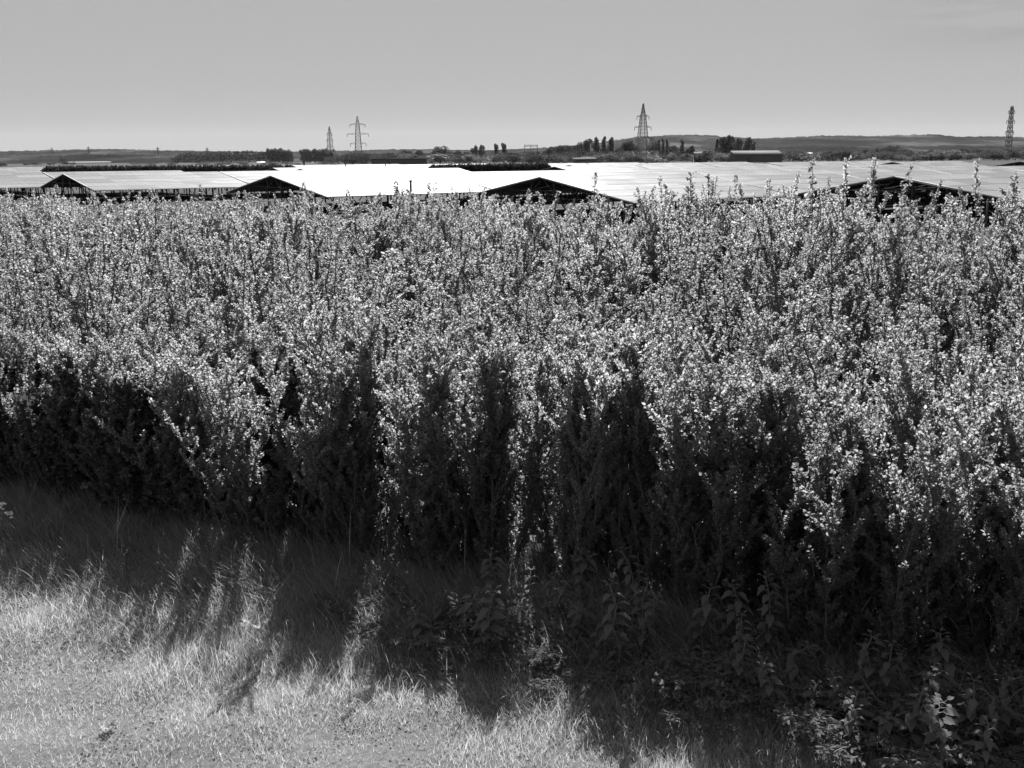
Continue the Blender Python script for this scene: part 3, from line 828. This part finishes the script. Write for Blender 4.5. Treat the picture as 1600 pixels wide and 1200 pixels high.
# far wood that reads as one mass
rg=np.random.default_rng(77); n=16000
px=rg.uniform(272,424,n); D=rg.uniform(2000,2350,n)
topy=np.interp(px,[272,285,300,345,385,424],[249,242,239.5,238.5,237.5,238.5])+.5*np.sin(px*.9)
hh=(251.5-.0069*px-topy)/1678*2050+EYE-MARSH
P=np.stack([(px-800)/1639*D,D,MARSH+hh*(.15+.85*rg.random(n)**.5)],-1)
o=link('wood',leaves_mesh('wood',P,rg.normal(size=(n,3)),rg.uniform(2,4.5,n),M['tree_leaf'],rg,width=.9)); tag(o,'low smooth-topped dark wood on the plain at left','wood',kind='stuff')

# ------------------------------------------------------------------ buildings on the plain
def barn(px,D,wpx,eave_y,ridge_y,depth,label,yaw=0,roof='roof_pale',wall='wall_dark'):
    x,y=far(px,D); yh=251.5-.0069*px; W=wpx/1639*D
    he=(yh-eave_y)/1678*D+EYE-MARSH; hr=(yh-ridge_y)/1678*D+EYE-MARSH
    r=empty('barn',(x,y,MARSH),yaw,label,'barn')
    b=MB(); vs=[(-W/2,-depth/2,0),(W/2,-depth/2,0),(W/2,depth/2,0),(-W/2,depth/2,0),(-W/2,-depth/2,he),(W/2,-depth/2,he),(W/2,depth/2,he),(-W/2,depth/2,he),(-W/2,0,hr-.3),(W/2,0,hr-.3)]
    b.add(vs,[(0,1,5,4),(2,3,7,6),(1,2,6,9,5),(3,0,4,8,7)]); b.build('wall',M[wall],r)
    b=MB(); o=.6
    for s in(-1,1):
        q=[(-W/2-o,s*(depth/2+o),he-.15),(W/2+o,s*(depth/2+o),he-.15),(W/2+o,0,hr),(-W/2-o,0,hr)]
        q+=[(a,c,z+.25) for a,c,z in q]; f=[(0,1,2,3),(7,6,5,4),(0,4,5,1),(1,5,6,2),(2,6,7,3),(3,7,4,0)]
        b.add(q,f)
    b.build('roof',M[roof],r)
    b=MB(); b.box(-W*.2,-depth/2-.06,he*.36,4,.12,he*.72); b.build('door',M['darksteel'],r)
barn(1181,960,74,241.5,235.5,30,'long barn with a pale sheet roof and dark wall right of the poplar block',.05)
barn(1097,1000,20,240,237.5,16,'small barn with a light roof edge between the poplars',-.1)
barn(1262,1500,20,243,238.5,12,'bright white building on the plain left of the low trees',0,'white','white')
barn(1289,1550,12,242,239.5,10,'smaller white building right of the bright one',0,'white','white')
barn(916,930,34,249,246.5,14,'low pale shed wall in front of the bushes left of the pylon',-.08,'dull','dull')
barn(628,900,84,248.5,247.2,20,'long low dark shed at the far edge of the field',-.02,'roof_dark','wall_dark')
barn(142,2350,66,253.6,252.7,16,'long pale glasshouse line on the left plain',.0,'concrete','concrete')
barn(410,1700,12,254,252.8,9,'tiny white building under the plantation at left',.0,'white','white')
# substation gantries
def gantry(px,D,w,top,label,bays=2):
    x,y=far(px,D); r=empty('substation_gantry',(x,y,MARSH),.1,label,'gantry','substation gantries'); yh=251.5-.0069*px
    W=w/1639*D; H=(yh-top)/1678*D+EYE-MARSH; b=MB()
    for k in range(bays+1):
        b=MB(); xx=-W/2+W*k/bays
        for s in(-.5,.5): b.bar((xx+s,0,0),(xx+s*.4,0,H),.32)
        for z in np.linspace(2,H-1,6): b.bar((xx-.5,0,z),(xx+.5,0,z+1.2),.2)
        b.build('column_frame',M['steel'],r)
    b=MB()
    for z in(H,H-1.4): b.bar((-W/2,0,z),(W/2,0,z),.35)
    for k in range(14): b.bar((-W/2+W*k/14,0,H-(k%2)*1.4),(-W/2+W*(k+1)/14,0,H-((k+1)%2)*1.4),.2)
    b.build('cross_beam',M['steel'],r)
gantry(832,1150,20,226.5,'tallest dark steel gantry frame on the skyline near the middle')
gantry(745,1200,90,237.5,'long low steel gantry behind the field, left one',6)
gantry(840,1000,40,242,'low pale gantry of several bays under the tall frame',5)

# ------------------------------------------------------------------ hills
def hills(name,prof,Dn,Dc,Df,rough,mat,seed):
    pxs=np.linspace(-500,2100,900); ds=np.concatenate([np.linspace(Dn,Dc,14),np.linspace(Dc,Df,5)[1:]])
    top=np.interp(pxs,[p[0] for p in prof],[p[1] for p in prof])
    hh=((251.5-.0069*pxs)-top)/1678*Dc+EYE
    rgh=np.random.default_rng(seed); nz=rgh.normal(0,1,900); nz=np.convolve(nz,[.25,.5,.25],'same')
    V=[]
    for d in ds:
        s=smooth(Dn,Dc,np.array(d)) if d<=Dc else 1-.7*smooth(Dc,Df,np.array(d))
        jit=rgh.normal(0,1,900)
        z=MARSH+(hh-MARSH)*s+(nz*.6+jit*.4)*rough*s
        V.append(np.stack([(pxs-800)/1639*d,np.full(900,d),z],-1))
    V=np.concatenate(V); n=900; i=np.arange(len(ds)-1)[:,None]*n; j=np.arange(n-1)[None,:]
    F=np.stack([i+j,i+j+1,i+n+j+1,i+n+j],-1).reshape(-1)
    o=link(name,np_mesh(name,V,F,np.full(len(F)//4,4),[mat],smooth=True)); tag(o,kind='structure'); return o
def hill_mat(name,lo,mid,hi,sc):
    m,nt,out=new_mat(name); tc=N(nt,'ShaderNodeTexCoord'); b=N(nt,'ShaderNodeBsdfPrincipled'); b.inputs['Roughness'].default_value=1; b.inputs['Specular IOR Level'].default_value=0
    mp=N(nt,'ShaderNodeMapping'); mp.inputs['Scale'].default_value=(1,.45,6)
    nz=N(nt,'ShaderNodeTexNoise'); nz.inputs['Scale'].default_value=sc; nz.inputs['Detail'].default_value=10; nz.inputs['Roughness'].default_value=.65
    nt.links.new(tc.outputs['Object'],mp.inputs[0]); nt.links.new(mp.outputs[0],nz.inputs['Vector'])
    nt.links.new(ramp(nt,nz.outputs['Fac'],[(.36,lo),(.52,mid),(.66,hi)]),b.inputs['Base Color']); nt.links.new(b.outputs[0],out.inputs[0]); return m
HM=hill_mat('wooded_hillside',.006,.02,.075,.0032)
hills('hills',[(-500,240),(0,237),(70,235),(170,232.5),(250,235),(420,237.5),(520,236),(640,233),(760,235),(860,231),(930,224),(980,217),(1040,212),(1090,211),(1130,213.5),(1180,217),(1230,215),(1300,212),(1360,213),(1400,211.5),(1465,211),(1500,214),(1560,213),(1600,214.5),(2100,220)],3300,5600,8200,3.0,HM,3)
hills('low_hills',[(-500,246),(0,243),(120,240),(300,242.5),(480,242),(600,239),(760,240),(900,233),(1000,229),(1120,230),(1250,227),(1400,229),(1500,227),(1600,230),(2100,232)],2200,3300,4300,2.2,HM,4)

# ------------------------------------------------------------------ air
HAZE=0.9e-5
if HAZE>0:
    b=MB(); x0,x1,y0,y1,z0,z1=-15000,15000,-14500,17500,MARSH-1.2,420
    b.box((x0+x1)/2,(y0+y1)/2,(z0+z1)/2,x1-x0,y1-y0,z1-z0)
    m,nt,out=new_mat('thin_haze'); v=N(nt,'ShaderNodeVolumePrincipled'); v.inputs['Density'].default_value=HAZE; v.inputs['Color'].default_value=(.9,.9,.9,1); v.inputs['Anisotropy'].default_value=.3
    nt.links.new(v.outputs[0],out.inputs['Volume'])
    o=b.build('haze',m); tag(o,'thin pale haze over the plain','haze',kind='stuff')

# ------------------------------------------------------------------ light, sky, camera
sv=Vector((math.cos(R(SUN_EL))*math.sin(R(SUN_AZ)),math.cos(R(SUN_EL))*math.cos(R(SUN_AZ)),math.sin(R(SUN_EL))))
ld=bpy.data.lights.new('sun','SUN'); ld.energy=5.0; ld.angle=R(.5); ld.color=(1,1,1)
lo=bpy.data.objects.new('sun',ld); C.objects.link(lo); lo.rotation_euler=(-sv).to_track_quat('-Z','Y').to_euler(); lo.location=(0,0,60)
W=bpy.data.worlds.new('World'); bpy.context.scene.world=W; W.use_nodes=True; nt=W.node_tree; nt.nodes.clear()
out=nt.nodes.new('ShaderNodeOutputWorld'); bg=nt.nodes.new('ShaderNodeBackground'); sky=nt.nodes.new('ShaderNodeTexSky')
sky.sky_type='NISHITA'; sky.sun_disc=False; sky.sun_elevation=R(SUN_EL); sky.sun_rotation=R(SUN_AZ); sky.air_density=1.0; sky.dust_density=1.0; sky.ozone_density=1.0
bw=nt.nodes.new('ShaderNodeRGBToBW'); gm=nt.nodes.new('ShaderNodeMath'); gm.operation='POWER'; gm.inputs[1].default_value=.035
nt.links.new(sky.outputs[0],bw.inputs[0]); nt.links.new(bw.outputs[0],gm.inputs[0]); # a faint grey streak of cloud low in the sky at right
tc=nt.nodes.new('ShaderNodeTexCoord'); sp=nt.nodes.new('ShaderNodeSeparateXYZ'); nt.links.new(tc.outputs['Generated'],sp.inputs[0])
mp=nt.nodes.new('ShaderNodeMapping'); mp.inputs['Scale'].default_value=(2.5,2.5,22); nt.links.new(tc.outputs['Generated'],mp.inputs[0])
nz=nt.nodes.new('ShaderNodeTexNoise'); nz.inputs['Scale'].default_value=2.2; nz.inputs['Detail'].default_value=5; nt.links.new(mp.outputs[0],nz.inputs['Vector'])
def mr(sock,a,b,c,d):
    r=nt.nodes.new('ShaderNodeMapRange'); r.interpolation_type='SMOOTHSTEP'; nt.links.new(sock,r.inputs[0])
    for i_,v_ in zip((1,2,3,4),(a,b,c,d)): r.inputs[i_].default_value=v_
    return r.outputs[0]
def ml(a,b):
    m_=nt.nodes.new('ShaderNodeMath'); m_.operation='MULTIPLY'; nt.links.new(a,m_.inputs[0]); nt.links.new(b,m_.inputs[1]); return m_.outputs[0]
k1=ml(mr(sp.outputs['X'],.28,.46,0,1),mr(sp.outputs['Z'],.07,.12,0,1)); k2=ml(k1,mr(nz.outputs['Fac'],.40,.60,0,.22))
sb=nt.nodes.new('ShaderNodeMath'); sb.operation='SUBTRACT'; sb.inputs[0].default_value=1; nt.links.new(k2,sb.inputs[1])
nt.links.new(ml(gm.outputs[0],sb.outputs[0]),bg.inputs[0])
bg.inputs[1].default_value=.15; nt.links.new(bg.outputs[0],out.inputs[0])

cd=bpy.data.cameras.new('camera'); cam=bpy.data.objects.new('camera',cd); C.objects.link(cam)
cd.sensor_width=36; cd.lens=36.0; cd.clip_start=.1; cd.clip_end=40000
cam.matrix_world=Matrix.Translation((0,0,EYE))@Matrix.Rotation(R(90-PITCH),4,'X')@Matrix.Rotation(R(-ROLL),4,'Z')
sc=bpy.context.scene; sc.camera=cam
sc.view_settings.view_transform='Standard'; sc.view_settings.look='None'; sc.view_settings.exposure=1.4; sc.view_settings.gamma=1.0
sc.cycles.max_bounces=5; sc.cycles.volume_bounces=0; sc.cycles.transmission_bounces=4; sc.cycles.diffuse_bounces=3; sc.cycles.glossy_bounces=2
